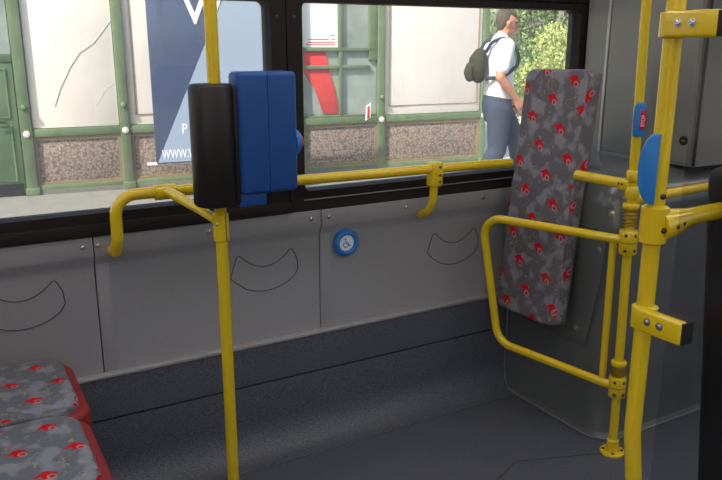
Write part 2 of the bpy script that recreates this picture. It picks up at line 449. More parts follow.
# --- opposite side and ends (behind the camera, seen in reflections and letting daylight in)
struct('wall_opposite', box(B(), XA, XB, YO-.06, YO, -.06, .85), 'wall', 'grey side wall on the door side of the bus', 'wall')
struct('wall_opposite_header', box(B(), XA, XB, YO-.06, YO, 1.96, CZ), 'ceiling', 'light grey strip above the windows on the door side', 'wall')
for n_, (x0, x1) in enumerate(((-3.0, -1.2), (-1.2, .5), (.5, 2.2), (2.2, 5.2))):
    w = thing('window_%d' % (n_+5), 'black framed window on the door side of the bus, number %d from the rear' % (n_+1), 'window', (x0, YO, .85), kind='structure')
    obj('window_frame', ring_frame(B(), (x0, x1-.002, .852, 1.958), (x0+.06, x1-.06, .92, 1.9), .03, YO-.05, YO), 'black', w)
    obj('pane', box(B(), x0+.05, x1-.05, YO-.028, YO-.024, .91, 1.91), 'glass', w)
struct('wall_rear', box(B(), XA-.06, XA, YO-.06, WY+.08, -.06, CZ+.06), 'wall', 'plain grey end wall of the bus behind the seats', 'wall')
struct('wall_front', box(B(), XB, XB+.06, YO-.06, WY+.08, -.06, CZ+.06), 'wall', 'plain grey far end wall of the bus beyond the partition', 'wall')

# --- end partition: low rounded console and the tall panel above it
def plan(inset):
    X0, Y0, r = 2.0+inset, 1.70+inset, .10
    pts = [(X0, 2.279)]
    for k in range(9):
        a = k/8*PI/2; pts.append((X0+r-r*math.cos(a), Y0+r-r*math.sin(a)))
    pts += [(3.6, Y0), (3.6, 2.279)]
    return pts
b = B(); loops = []
for ins, z in ((-.03, 0), (-.012, .012), (-.003, .05), (0, .11), (0, .86), (.008, .90), (.028, .94), (.06, .968), (.11, .982), (.25, .986)):
    loops.append([b.verts.new((x, y, z)) for x, y in plan(ins)])
for A, Bq in zip(loops, loops[1:]):
    for k in range(len(A)): b.faces.new((A[k], A[(k+1) % len(A)], Bq[(k+1) % len(A)], Bq[k]))
b.faces.new(loops[0][::-1]); b.faces.new(loops[-1])
con = struct('wall_end_lower', b, 'box', 'low dark grey rounded console below the end partition', 'console')
YZ = lambda x: Matrix(((0, 0, -1, x), (1, 0, 0, 0), (0, 1, 0, 0), (0, 0, 0, 1)))   # local (y,z) plane, thickness towards -X
b = prism(B(), round_poly([(2.22, .345), (1.815, .325), (1.795, .42), (1.765, .60), (1.748, .772), (2.22, .772)][::-1], .02, 4), YZ(2.001), .006, .003)
ap = obj('access_panel', b, 'box', con)
obj('edge_seam', tube(B(), fillet([(2.0, 2.25, .781), (1.998, 1.80, .781)], .02), .003, 6), 'seam2', con)
obj('edge_seam', tube(B(), fillet([(1.9975, 2.22, .339), (1.9975, 1.809, .319), (1.9975, 1.789, .42), (1.9975, 1.759, .60), (1.9975, 1.742, .776)], .02), .0018, 6), 'seam2', con)
for y, z, p in ((1.782, .707, ap), (1.86, .384, ap), (2.10, .40, ap)):
    obj('screw', screw_bm((1.995, y, z), (-1, 0, 0), .014), 'steel', p, (1.995, y, z))
obj('screw', screw_bm((2.012, 1.752, .842), (-.85, -.5, 0), .014), 'steel', con, (2.012, 1.752, .842))
pw = [(1.966, 2.24, .17), (1.966, 2.24, .03)]
for x, y in plan(-.036)[0:10]: pw.append((x, min(y, 2.22), .006))
pw.append((3.5, 1.664, .006))
obj('weld_bead', tube(B(), pw[2:], .0045, 6), 'gasket', con)
obj('weld_bead', tube(B(), fillet([(1.99, 2.235, .36), (1.985, 2.235, .10), (1.968, 2.20, .012), (1.963, 2.10, .006)], .05), .003, 6), 'gasket', con)
up = struct('wall_end_upper', box(B(), 2.35, 3.6, 1.70, 2.254, .986, CZ), 'tower', 'tall grey lacquered partition above the console', 'wall')
obj('hinge_strip', rbox(B(), 2.342, 2.351, 2.132, 2.146, .99, CZ-.01, .003, 2), 'alu', up)
obj('door_panel', rbox(B(), 2.343, 2.352, 1.712, 2.126, 1.0, CZ-.02, .003, 2), 'tower', up)
b = B(); lathe(b, [(.017, 0), (.017, .004), (.011, .005), (.011, .002), (0, .002)], frame_mat((2.343, 1.745, 1.078), (-1, 0, 0)), 20)
lk = obj('lock', b, 'rubber', up); b = B(); box(b, 2.338, 2.342, 1.737, 1.753, 1.0755, 1.0805); obj('key_slot', b, 'spring', lk)
obj('corner_post', tube(B(), [(2.353, 1.703, .99), (2.353, 1.703, CZ-.01)], .006, 10), 'darksteel', up)
# embossed crossed rectangle on the partition's aisle face
b = B()
for pth in ([(2.46, 1.27), (2.62, 1.27), (2.62, 1.36), (2.46, 1.36), (2.46, 1.27)],):
    tube(b, [(x, 1.699, z) for x, z in pth[:-1]], .0022, 6, True)
tube(b, [(2.46, 1.699, 1.27), (2.62, 1.699, 1.36)], .0018, 6); tube(b, [(2.46, 1.699, 1.36), (2.62, 1.699, 1.27)], .0018, 6)
obj('crossed_rectangle', b, 'seam', up)

# ================================================================ THINGS IN THE BUS
# --- window handrail
RY, RZ = 2.185, .978
hr = thing('handrail', 'yellow tubular handrail running along the bottom of both windows', 'handrail', (.43, 2.25, .83))
pts = [(.425, 2.264, .806), (.425, 2.215, .812), (.428, 2.192, .86), (.428, RY, RZ+.01), (.55, RY, RZ+.01), (1.1, RY, RZ+.004), (1.84, RY, RZ-.004), (1.915, 2.182, .972)]
obj('rail', tube(B(), fillet(pts, [0, .03, .05, .07, .1, .5, .1, 0], 8), .0175, 18), 'yellow', hr)
obj('rail', tube(B(), [(1.935, 1.855, .972), (1.935, 1.76, .972), (1.945, 1.655, .972)], .0175, 18), 'yellow', hr)
b = B(); rbox(b, 1.536, 1.584, RY-.024, RY+.022, .912, 1.003, .009, 3)
cl = obj('clamp', b, 'yellow', hr)
b = B(); tube(b, fillet([(1.560, RY, .93), (1.559, RY+.004, .855), (1.558, RY+.03, .815), (1.558, 2.268, .790)], .05), .015, 14)
obj('bracket_arm', b, 'yellow', hr)
for z in (.985, .955, .932):
    obj('bolt', screw_bm((1.568, RY-.024, z), (0, -1, 0), .005), 'darksteel', cl, (1.568, RY-.024, z))

# --- grab pole by the window
PX, PY = .664, 1.95
gp = thing('grab_pole', 'yellow floor-to-ceiling grab pole running through the black cylinder', 'pole', (PX, PY, 0))
obj('pole', tube(B(), [(PX, PY, .0), (PX, PY, CZ-.002)], .0175, 20), 'yellow', gp)
b = B(); lathe(b, [(.018, .876), (.0225, .88), (.0225, .955), (.018, .959)], Matrix.Translation((PX, PY, 0)), 20)
jc = obj('collar', b, 'yellow', gp)
obj('collar_seam', box(B(), PX+.006, PX+.0075, PY-.0232, PY-.02, .882, .953), 'seam', jc)
b = B(); tube(b, [(PX-.008, PY, .935), (PX-.035, PY+.06, .958), (.578, RY-.03, .992), (.575, RY, .99)], [.013, .0145, .016, .016], 14)
obj('arm', b, 'yellow', gp)
b = B(); lathe(b, [(.018, -.033), (.0235, -.030), (.0235, .030), (.018, .033)], frame_mat((.575, RY, RZ+.009), (1, 0, 0)), 18)
obj('rail_clamp', b, 'yellow', gp)
obj('bolt', screw_bm((PX-.018, PY-.016, .93), (-.7, -.7, 0), .005), 'steel', gp)
b = B(); lathe(b, [(.045, 0), (.045, .006), (.024, .012), (.018, .03)], Matrix.Translation((PX, PY, 0)), 20)
obj('floor_flange', b, 'yellow', gp)
# black cylinder around it
b = B(); CR = .0590; CX, CYc = PX-.022, PY-.046
pl = []
cyl = thing('pole_cylinder', 'black plastic cylinder sleeve fixed around the yellow grab pole', 'cylinder', (CX, CYc, .985))
for zt in (0,):
    lathe(b, [(.001, .985), (CR-.012, .985), (CR-.004, .988), (CR, .996), (CR, 1.303), (CR-.004, 1.310), (CR-.010, 1.313), (.001, 1.313)], Matrix.Translation((PX-.018, PY-.02, 0)), 40)
obj('sleeve', b, 'blackplastic', cyl)
b = B(); rbox(b, PX+.030, PX+.046, PY-.055, PY+.03, .99, 1.305, .006, 3); obj('back_rib', b, 'blackplastic', cyl)
# --- blue box
vb = thing('ticket_box', 'blue plastic box in two halves mounted beside the black cylinder', 'ticket box', (.79, 1.93, .985))
for side in (-1, 1):        # one rounded box cut along the middle into two shells with a hair gap
    b = rbox(B(), .706, .878, 1.885, 1.965, 1.013, 1.343, .014, 5)
    xs = .7905+.0008*side
    bmesh.ops.bisect_plane(b, geom=b.verts[:]+b.edges[:]+b.faces[:], plane_co=(xs, 0, 0), plane_no=(side, 0, 0), clear_inner=True)
    bmesh.ops.holes_fill(b, edges=b.edges[:], sides=0)
    obj('shell_half', b, 'blue', vb)
b = B(); rbox(b, .704, .785, 1.90, 1.96, .978, 1.018, .004, 2); obj('mounting_foot', b, 'blue', vb)
b = B(); box(b, .785, .84, 1.94, 2.0, .985, 1.016); obj('cable_socket', b, 'rubber', vb)
b = B(); lathe(b, [(.037, 0), (.037, .010), (.033, .016), (.028, .017), (.026, .012)], frame_mat((.877, 1.926, 1.145), (1, 0, 0)), 24)
bt = obj('button_ring', b, 'lightblue', vb)
b = B(); lathe(b, [(.027, .008), (.027, .022), (.020, .027), (0, .028)], frame_mat((.877, 1.926, 1.145), (1, 0, 0)), 24); obj('push_button', b, 'red', bt)

# --- wheelchair request button on the wall
wb = thing('wheelchair_button', 'round blue button with a white wheelchair symbol disc on the grey wall', 'button', (1.238, 2.28, .722))
BM = frame_mat((1.238, 2.281, .722), (0, -1, 0), (1, 0, 0))
obj('ring', lathe(B(), [(.050, 0), (.050, .012), (.046, .020), (.038, .024), (.032, .022), (.030, .012)], BM, 32), 'lightblue', wb)
dk = obj('disc', lathe(B(), [(.0295, .002), (.0295, .015), (0, .0155)], BM, 28), 'white', wb)
sy = lambda x, y: tuple(BM @ Vector((x, y, .0160)))
# in BM local x is +X and local y points down or up depending on handedness: fix sign from the matrix
sg = 1 if (BM @ Vector((0, 1, 0))).z > BM.translation.z else -1
def sp(x, y): return sy(x, y*sg)
b = B()
tube(b, [sp(-.003+.010*math.cos(a), -.006+.010*math.sin(a)) for a in [math.radians(130+k*15) for k in range(17)]], .0017, 6)
tube(b, [sp(-.004, .008), sp(-.002, -.003), sp(.008, -.003), sp(.012, -.012), sp(.016, -.011)], .0019, 6)
tube(b, [sp(-.003, .003), sp(.006, .003)], .0016, 6)
lathe(b, [(.0035, 0), (.0035, .001), (0, .0014)], frame_mat(sp(-.005, .0135), (0, -1, 0)), 12)
obj('wheelchair_symbol', b, 'lightblue', wb)

# --- gate post with the swinging gate
LEAN = Vector((-.030, .006, 1.5))     # the post leans a touch
def gpost(z): return Vector((1.963, 1.616, 0))+LEAN*(z/1.5)
gt = thing('gate_post', 'slim yellow post with springs and a round bolted foot beside the gate', 'post', (1.963, 1.616, 0))
obj('post', tube(B(), [gpost(0), gpost(CZ-.002)], .0155, 18), 'yellow', gt)
axis = LEAN.normalized()
fo = obj('foot_flange', lathe(B(), [(.043, 0), (.043, .007), (.040, .010), (.022, .011), (.021, .05), (.0165, .055)], frame_mat((1.963, 1.616, 0), axis), 28), 'yellow', gt)
for k in range(4):
    a = PI/4+k*PI/2; p = Vector((1.963+.032*math.cos(a), 1.616+.032*math.sin(a), .0105))
    obj('bolt', screw_bm(p, (0, 0, 1), .0055), 'darksteel', fo, p)
def collar(z0, z1, r, name='collar', par=None):
    return obj(name, lathe(B(), [(.0158, z0-.002), (r-.002, z0), (r, z0+.003), (r, z1-.003), (r-.002, z1), (.0158, z1+.002)], Matrix.Translation((0, 0, 0)) @ frame_mat((1.963, 1.616, 0), axis), 22), 'yellow', par or gt)
def spring(z0, z1):
    m = frame_mat((1.963, 1.616, 0), axis); N = 90; turns = 5
    tube(b := B(), [m @ Vector((.0205*math.cos(2*PI*turns*k/N), .0205*math.sin(2*PI*turns*k/N), z0+(z1-z0)*k/N)) for k in range(N+1)], .0035, 6)
    obj('spring', b, 'spring', gt)
collar(.895, .912, .027); spring(.832, .893)
collar(.930, .968, .024, 'rail_socket'); collar(.985, 1.02, .0225, 'rail_socket')
collar(.338, .354, .027); spring(.300, .336)
b = B(); tube(b, fillet([(gpost(.925)), (2.02, 1.615, .926), (2.5, 1.64, .93), (3.3, 1.655, .935)], .1), .0165, 14)
sr = thing('side_handrail', 'yellow handrail running from the gate post past the console side', 'handrail', (2.5, 1.64, .9))
obj('rail', b, 'yellow', sr)
b = B(); tube(b, [(3.27, 1.655, .935), (3.27, 1.72, .935)], .013, 12); obj('bracket_arm', b, 'yellow', sr)
b = B(); rbox(b, 1.918, 1.968, 1.618, 1.662, .952, .992, .01, 3); es = obj('end_socket', b, 'yellow', hr)
for y in (1.642, 1.655): obj('bolt', screw_bm((1.918, y, .974), (-1, 0, 0), .004), 'darksteel', es, (1.918, y, .974))

ga = thing('gate', 'yellow tubular swing gate hinged on the slim post', 'gate', (1.85, 1.87, .26))
TL, BL, TR, BR = Vector((1.752, 2.140, .788)), Vector((1.812, 2.085, .288)), Vector((1.928, 1.650, .787)), Vector((1.935, 1.650, .262))
st_t = Vector((1.932, 1.668, .787)); st_b = Vector((1.938, 1.668, .262))
path = [TR+Vector((.02, -.02, 0)), TR, TL, BL, BR, BR+Vector((.02, -.02, 0))]
obj('frame', tube(B(), fillet(path, [0, .03, .075, .075, .03, 0], 9), .0155, 18), 'yellow', ga)
obj('stile', tube(B(), [st_t, st_b], .0125, 14), 'yellow', ga)
for z0, z1 in ((.742, .822), (.222, .296)):
    s = collar(z0, z1, .030, 'hinge_sleeve', ga)
    m = frame_mat((1.963, 1.616, 0), axis)
    obj('sleeve_seam', lathe(B(), [(.0302, (z0+z1)/2-.002), (.0308, (z0+z1)/2), (.0302, (z0+z1)/2+.002)], m, 22), 'spring', s)
    for a in (205, 265):
        for zz in (z0+.014, z1-.014):
            d = m.to_3x3() @ Vector((math.cos(math.radians(a)), math.sin(math.radians(a)), 0))
            d = Vector((math.cos(math.radians(a)), math.sin(math.radians(a)), 0))
            p = gpost(zz)+d*.030
            obj('bolt', screw_bm(p, d, .0055), 'darksteel', s, p)

# --- wheelchair backrest
bk = thing('backrest_panel', 'tall padded backrest in grey fabric with red printed emblems, leaning back', 'backrest', (1.95, 1.92, .43))
b0, b1 = Vector((1.868, 2.016, .405)), Vector((1.985, 2.040, 1.328))   # bottom and top centre of the front face
upv = (b1-b0).normalized(); sidev = Vector((0, -1, 0)); sidev = (sidev-upv*sidev.dot(upv)).normalized(); nrm = upv.cross(sidev).normalized()
if nrm.x > 0: nrm = -nrm
Hh, Ww, Th = (b1-b0).length, .318, .075
BMx = Matrix((sidev, upv, nrm)).transposed().to_4x4(); BMx.translation = b0
def pad(w, h, z0, z1, r, puff, nx=14, ny=34):
    """soft slab: local x = width, y = height, front at z1"""
    bm = B(); t = B(); box(t, -w/2, w/2, 0, h, z0, z1)
    vert_e = [e for e in t.edges if abs(e.verts[0].co.z-e.verts[1].co.z) > 1e-4]
    bmesh.ops.bevel(t, geom=vert_e, offset=r, segments=6, profile=.5, affect='EDGES')
    fr = [e for e in t.edges if all(v.co.z > z1-1e-5 for v in e.verts) and len([f for f in e.link_faces if abs(f.normal.z) < .5]) > 0]
    bmesh.ops.bevel(t, geom=fr, offset=.012, segments=4, profile=.5, affect='EDGES')
    bmesh.ops.recalc_face_normals(t, faces=t.faces); return t
t = pad(Ww, Hh, -Th+.018, 0, .035, .01)
me_ = bpy.data.meshes.new('p'); t.to_mesh(me_); boxuv(me_)
uvs = {}
t.free(); t = B(); t.from_mesh(me_)
t.transform(BMx)
bmesh.ops.recalc_face_normals(t, faces=t.faces)
t.transform(Matrix.Translation(-ORG[bk.name]))
me2 = bpy.data.meshes.new('cushion'); t.to_mesh(me2); t.free()
for p in me2.polygons: p.use_smooth = True
me2.set_sharp_from_angle(angle=math.radians(45)); me2.materials.append(M['fabric'])
cu_ = bpy.data.objects.new('cushion', me2); COL.objects.link(cu_); cu_.parent = bk; ORG[cu_.name] = ORG[bk.name]
hw = Ww/2-.002
def loc(x, y, z): return BMx @ Vector((x, y, z))
pip = fillet([loc(-hw+.006, .006, -.006), loc(hw-.006, .006, -.006), loc(hw-.006, Hh-.006, -.006), loc(-hw+.006, Hh-.006, -.006)], .034, 8, True)
M['pip'] = plain('pale_piping', (150, 144, 146), .8)
obj('piping', tube(B(), pip, .0035, 8, True), 'pip', cu_)
b = B(); rbox(b, -Ww/2+.006, Ww/2-.006, .006, Hh-.006, -Th, -Th+.018, .005, 2, BMx); obj('back_plate', b, 'box', bk)
for yy, zz in ((.62, .80),):
    pass
b = B(); tube(b, [loc(0, .15, -Th), Vector((2.004, loc(0, .15, -Th).y, loc(0, .15, -Th).z-.01))], .02, 14); obj('mount', b, 'darksteel', bk)
b = B(); q = loc(0, Hh*.40, -Th); tube(b, [q, Vector((2.004, q.y, q.z-.01))], .02, 14); obj('mount', b, 'darksteel', bk)

# --- door-side pole with brackets, glass partition, black column
RPX, RPY = 1.232, .966
rp = thing('door_pole', 'thick yellow pole with bolted brackets, bending near its lower end', 'pole', (1.29, .92, 0))
obj('pole', tube(B(), fillet([(1.285, .925, 0), (RPX, RPY, .60), (RPX, RPY, CZ-.002)], [0, .35, 0], 8), .0178, 22), 'yellow', rp)
def bracket(z, h):
    # sleeve around the pole plus a flat tongue towards -Y
    b = B(); lathe(b, [(.0179, z-h/2), (.0265, z-h/2+.003), (.0265, z+h/2-.003), (.0179, z+h/2)], Matrix.Translation((RPX, RPY, 0)), 24)
    s = obj('bracket_sleeve', b, 'yellow', rp)
    b = B(); rbox(b, RPX-.028, RPX-.005, RPY-.108, RPY+.004, z-h/2+.001, z+h/2-.001, .006, 3); obj('bracket_tongue', b, 'yellow', s)
    b = B(); rbox(b, RPX-.024, RPX+.006, RPY-.1125, RPY-.104, z-h/2+.003, z+h/2-.003, .002, 2); obj('rubber_pad', b, 'rubber', s)
    for y in (.936, .906):
        p = Vector((RPX-.028, y, z+.002)); obj('bolt', screw_bm(p, (-1, 0, 0), .0085), 'steel', s, p)
bracket(1.448, .050); bracket(.866, .050)
# clamp carrying the side arm
b = B(); lathe(b, [(.0179, 1.022), (.0275, 1.027), (.0275, 1.098), (.0179, 1.103)], Matrix.Translation((RPX, RPY, 0)), 24); cs = obj('clamp', b, 'yellow', rp)
b = B(); tube(b, [(RPX+.004, RPY-.006, 1.060), (RPX+.04, RPY-.012, 1.064), (RPX+.085, RPY-.013, 1.070), (1.49, RPY-.013, 1.074)], [.034, .029, .0185, .0178], 18); obj('side_arm', b, 'yellow', cs)
for (dx, dy, z) in ((-.004, -.028, 1.055), (.022, -.038, 1.062), (.040, -.037, 1.066), (-.004, -.0185, 1.122)):
    p = Vector((RPX+dx, RPY+dy, z)); obj('bolt', screw_bm(p, (-.6, -.8, 0), .006), 'darksteel', cs, p)
# big blue half-round stop button housing on the pole's left side
def d_housing(name, o, zc, h, w, dep, mat4, parent):
    poly = [(0, -h/2)]
    N = 14
    for k in range(1, N): 
        a = -PI/2+PI*k/N; poly.append((-w*math.cos(a)**.8, h/2*math.sin(a)))
    poly.append((0, h/2))
    return obj(name, prism(B(), poly[::-1], mat4, dep, .004), 'lightblue', parent)
rdir = Vector((math.cos(YAW+.35), -math.sin(YAW+.35), 0))        # roughly across the view at the right pole
fdir = Vector((rdir.y, -rdir.x, 0)) * 1.0
if fdir.dot(Vector((-1, -1, 0))) < 0: fdir = -fdir
def hmat(p): 
    m = Matrix((rdir, Vector((0, 0, 1)), fdir)).transposed().to_4x4(); m.translation = p; return m
hb = thing('stop_button', 'large blue half-round button housing on the thick yellow pole', 'stop button', (RPX, RPY, 1.10))
d_housing('housing', None, 0, .140, .036, .034, hmat(Vector((RPX, RPY, 1.176))-rdir*.004-fdir*.002), hb)
b = B(); rbox(b, -.019, -.012, -.05, .05, -.014, .004, .003, 2, hmat(Vector((RPX, RPY, 1.176)))); obj('mounting_plate', b, 'rubber', hb)
q = gpost(1.185)
hs = thing('stop_button', 'small blue button housing with a red face on the slim post', 'stop button', (q.x, q.y, 1.13))
m_ = hmat(q+fdir*.004+rdir*.006)
poly = [(.012, -.052), (.020, -.028), (.022, 0), (.020, .028), (.012, .052), (-.014, .052), (-.018, .040), (-.020, 0), (-.018, -.052)]
obj('housing', prism(B(), round_poly(poly, .006, 3), m_, .034, .004), 'lightblue', hs)
poly = [(.000, -.032), (.0165, -.027), (.0205, 0), (.0165, .028), (.002, .034)]
rf = obj('push_button', prism(B(), round_poly(poly, .004, 3), m_ @ Matrix.Translation((0, 0, .033)), .004, .0015), 'red', hs)
tm = m_ @ Matrix.Translation((.0150, -.020, .0372)) @ Matrix.Rotation(PI/2, 4, 'Z')
obj('lettering', text_mesh('STOP', .0150, tm, .0003), 'white', rf)

pn = thing('glass_partition', 'smoked glass sheet clamped in the brackets of the thick yellow pole', 'partition', (1.23, .5, .0))
obj('sheet', rbox(B(), RPX-.004, RPX+.002, .12, .908, .20, 1.95, .0015, 1), 'plexi', pn)
b = B(); tube(b, [(RPX-.001, .10, 0), (RPX-.001, .10, 2.24)], .018, 14); obj('support_pole', b, 'yellow', pn)
dc = thing('door_column', 'black plastic column with a rounded top beside the thick yellow pole', 'column', (1.68, .95, 0))
lean = Matrix(((1, 0, -.13, .13*1.15), (0, 1, 0, 0), (0, 0, 1, 0), (0, 0, 0, 1)))
b = B(); rbox(b, 1.412, 1.62, .895, 1.0, 0, 1.165, .035, 5, lean); obj('casing', b, 'rubber', dc)
b = B(); rbox(b, 1.445, 1.60, .889, .896, .05, 1.13, .003, 2, lean); obj('cover', b, 'blackplastic', dc)

# --- seats at the window, facing along the bus
def seat(y0, y1, xf, zt, tilt, label):
    s = thing('passenger_seat', label, 'seat', (xf-.2, (y0+y1)/2, 0), 'passenger seats at the window')
    D = .44
    def slab(ya, yb, xa, xb, z0, z1, r, rt):
        t = B(); box(t, xa, xb, ya, yb, z0, z1)
        ve = [e for e in t.edges if abs(e.verts[0].co.z-e.verts[1].co.z) > 1e-4]
        bmesh.ops.bevel(t, geom=ve, offset=r, segments=7, profile=.5, affect='EDGES')
        te = [e for e in t.edges if all(v.co.z > z1-1e-5 for v in e.verts) and any(abs(f.normal.z) < .5 for f in e.link_faces)]
        bmesh.ops.bevel(t, geom=te, offset=rt, segments=4, profile=.5, affect='EDGES')
        # waterfall: drop towards the front edge, tilt up a little
        sub = bmesh.ops.subdivide_edges
        for v in t.verts:
            u = (v.co.x-xa)/(xb-xa)
            v.co.z += tilt*(u-1)
        return t
    obj('shell', slab(y0, y1, xf-D, xf, zt-.075, zt-.016, .075, .02), 'shell', s)
    cs = slab(y0+.020, y1-.020, xf-D+.01, xf-.026, zt-.03, zt+.006, .065, .012)
    obj('cushion', cs, 'fabric_seat', s, uv=True)
    m = Matrix.Translation((xf-D-.01, 0, zt-.04)) @ Matrix.Rotation(math.radians(-12), 4, 'Y')
    b = B(); rbox(b, -.045, 0, y0, y1, 0, .56, .02, 4, m); obj('backrest_shell', b, 'shell', s)
    b = B(); rbox(b, -.004, .02, y0+.02, y1-.02, .05, .54, .01, 3, m); obj('backrest_cushion', b, 'fabric_seat', s, uv=True)
    b = B(); rbox(b, xf-.32, xf-.12, (y0+y1)/2-.03, (y0+y1)/2+.03, 0, zt-.074-tilt*.3, .008, 2); obj('pedestal', b, 'darksteel', s)
    return s
seat(1.832, 2.236, .265, .515, .0, 'red-edged seat with grey printed cushion right against the window wall')
seat(1.420, 1.824, .243, .530, .0, 'red-edged seat with grey printed cushion on the aisle side of its neighbour')

# ================================================================ OUTSIDE
GZ = -.11
st = obj('street', box(B(), -60, 60, -60, 2.7, -.45, -.36), 'asphalt', None, (0, 0, -.4)); tag(st, 'grey asphalt road under and beside the bus', 'road', None, 'structure')
pv = obj('pavement', box(B(), -60, 60, 2.7, 70, -.45, GZ), 'pave', None, (0, 0, -.4)); tag(pv, 'pavement between the bus and the green kiosk, shade put into its darker colour', 'pavement', None, 'structure')
pz = obj('glare_ground', box(B(), 5.9, 40, 4.6, 40, GZ-.01, GZ+.012), 'glare_ground', None, (12, 12, GZ)); tag(pz, 'added ground slab beyond the kiosk corner, sun glare put into its pale colour', 'ground', None, 'structure')  # slab added so the ground here looks sunlit by its colour
# kiosk facade in local coordinates: s along, d out of the wall (towards the bus), z up
FT = Vector((1, -.114, 0)).normalized(); FN = Vector((-.114, -1, 0)).normalized(); FP = Vector((1.28, 8.3, 0))
FM = Matrix((FT, FN, Vector((0, 0, 1)))).transposed().to_4x4(); FM.translation = FP
def fbox(b, s0, s1, d0, d1, z0, z1, r=0):
    return rbox(b, s0, s1, d0, d1, z0, z1, r, 2, FM) if r else box(b, s0, s1, d0, d1, z0, z1, FM)
kk = thing('kiosk', 'green metal-framed kiosk with pebbled lower panels and pale upper panels', 'kiosk', FM @ Vector((2, 0, GZ)))
K0, K1, KT = -2.4, 5.05, 2.75
obj('core', fbox(B(), K0, K1-.04, -3.0, -.06, GZ, KT), 'panel', kk)
rf = obj('roof', fbox(B(), K0-.3, K1+.15, -3.3, .25, KT, KT+.16, .02), 'roof', kk)
obj('cornice', fbox(B(), K0-.3, K1+.17, .2, .27, KT-.05, KT+.10, .01), 'green', rf)
obj('plinth', fbox(B(), -.52, K1+.02, -.1, .03, GZ, GZ+.045), 'plinth', kk)
posts = [(-.52, -.41), (.46, .56), (1.46, 1.56), (2.44, 2.54), (3.50, 3.59), (4.975, 5.05)]
for a, c in posts:
    p = obj('post', fbox(B(), a, c, -.06, .035, GZ, KT, .006), 'green', kk)
    mid = (a+c)/2
    obj('rosette', lathe(B(), [(.035, 0), (.032, .012), (.012, .018), (0, .018)], FM @ frame_mat((mid, .035, .53), (0, 1, 0)), 14), 'panel', p)
    obj('base_block', fbox(B(), a-.012, c+.012, -.06, .05, GZ, GZ+.08, .005), 'green', p)
    obj('bolt_boss', lathe(B(), [(.03, 0), (.03, .02), (.018, .045), (0, .05)], FM @ frame_mat((mid, .03, .80), (0, 1, 0)), 12), 'green', p)
for (a, c), (e, g) in zip(posts, posts[1:]):
    obj('middle_rail', fbox(B(), c, e, -.06, .02, .495, .575, .006), 'green', kk)
    obj('base_rail', fbox(B(), c, e, -.06, .015, GZ+.03, -.015, .006), 'green', kk)
    sp_ = obj('stone_panel', fbox(B(), c+.025, e-.025, -.05, -.012, -.005, .475, .004), 'stone', kk)
    M.setdefault('stone_frame', plain('brown_panel_frame', (136, 122, 92), .7, 0, .3, .15, 8))
    b = B(); ring_frame(b, (c, e, -.02, .5), (c+.035, e-.035, .015, .455), .004, 0, .03)
    b.transform(FM @ Matrix.Translation((0, -.028, 0))); obj('panel_frame', b, 'stone_frame', sp_)
# upper bays
mp = obj('marble_panel', fbox(B(), -.40, .455, -.05, -.01, .58, KT, .004), 'marble', kk)
pts = [(-.17, .80), (-.10, .98), (.02, 1.2), (.12, 1.34), (.26, 1.43), (.40, 1.60), (.45, 1.66)]
obj('crack', tube(B(), [FM @ Vector((s, -.010, z)) for s, z in pts], .006, 6), 'crack', mp)
obj('crack', tube(B(), [FM @ Vector((s, -.010, z)) for s, z in [(.24, .8), (.34, .95), (.43, 1.02)]], .003, 6), 'crack', mp)
def pale_bay(a, c):
    q = obj('pale_panel', fbox(B(), a, c, -.05, -.012, .58, KT, .004), 'panel', kk)
    b = B(); tube(b, [FM @ Vector(v) for v in ((a+.07, -.008, .69), (c-.05, -.008, .69), (c-.05, -.008, 2.6), (a+.07, -.008, 2.6))], .010, 6, True); obj('inlay_frame', b, 'frame_line', q)
pale_bay(.565, 1.455); pale_bay(1.565, 2.435); pale_bay(3.595, 4.97)
# glazed bay
obj('glazing', fbox(B(), 2.545, 3.495, -.05, -.035, .58, KT), 'kglass', kk)
for a, c, z0, z1 in ((3.00, 3.045, .58, KT), (3.39, 3.50, 1.24, KT), (2.545, 3.45, 1.345, 1.385), (2.545, 3.40, 1.145, 1.185), (2.545, 3.495, .575, .60), (2.545, 3.495, 2.0, 2.04)):
    obj('muntin', fbox(B(), a, c, -.05, .005, z0, z1, .005), 'green', kk)
obj('side_wall', fbox(B(), K1-.05, K1-.01, -2.9, -.06, GZ+.4, KT-.2), 'panel', kk)
# door at the left end
dr = obj('door', fbox(B(), -1.42, -.53, -.05, .0, GZ+.02, 1.25, .006), 'door_green', kk)
for a, c, z0, z1 in ((-1.34, -.99, .05, .62), (-.94, -.60, .05, .62), (-.94, -.60, .70, 1.18)):
    obj('door_moulding', tube(B(), [FM @ Vector(v) for v in ((a, .002, z0), (c, .002, z0), (c, .002, z1), (a, .002, z1))], .012, 6, True), 'door_green', dr)
obj('kick_plate', fbox(B(), -1.40, -.545, -.04, .012, GZ+.02, .02, .004), 'darksteel', dr)
obj('door_glass', fbox(B(), -1.42, -.53, -.05, -.03, 1.25, KT), 'kglass', kk)
obj('door_head', fbox(B(), -1.42, -.53, -.05, .01, 1.25, 1.33, .005), 'door_green', kk)
obj('handle', tube(B(), fillet([FM @ Vector(v) for v in ((-.66, 0, .66), (-.66, .05, .66), (-.76, .05, .66))], .01, 3), .010, 8), 'darksteel', dr)
# notice in the glazed bay
no = thing('notice', 'white notice with thin red lines of print in the kiosk window', 'notice', FM @ Vector((2.78, -.03, 1.39)))
obj('sheet', fbox(B(), 2.55, 2.995, -.034, -.028, 1.39, 1.99), 'white', no)
for z, s0, s1 in ((1.885, 2.60, 2.70), (1.52, 2.90, 2.96), (1.475, 2.62, 2.88), (1.475, 2.92, 2.96), (1.44, 2.62, 2.96), (1.415, 2.60, 2.96)):
    obj('print_line', fbox(B(), s0, s1, -.029, -.0268, z, z+.010), 'mark', no)
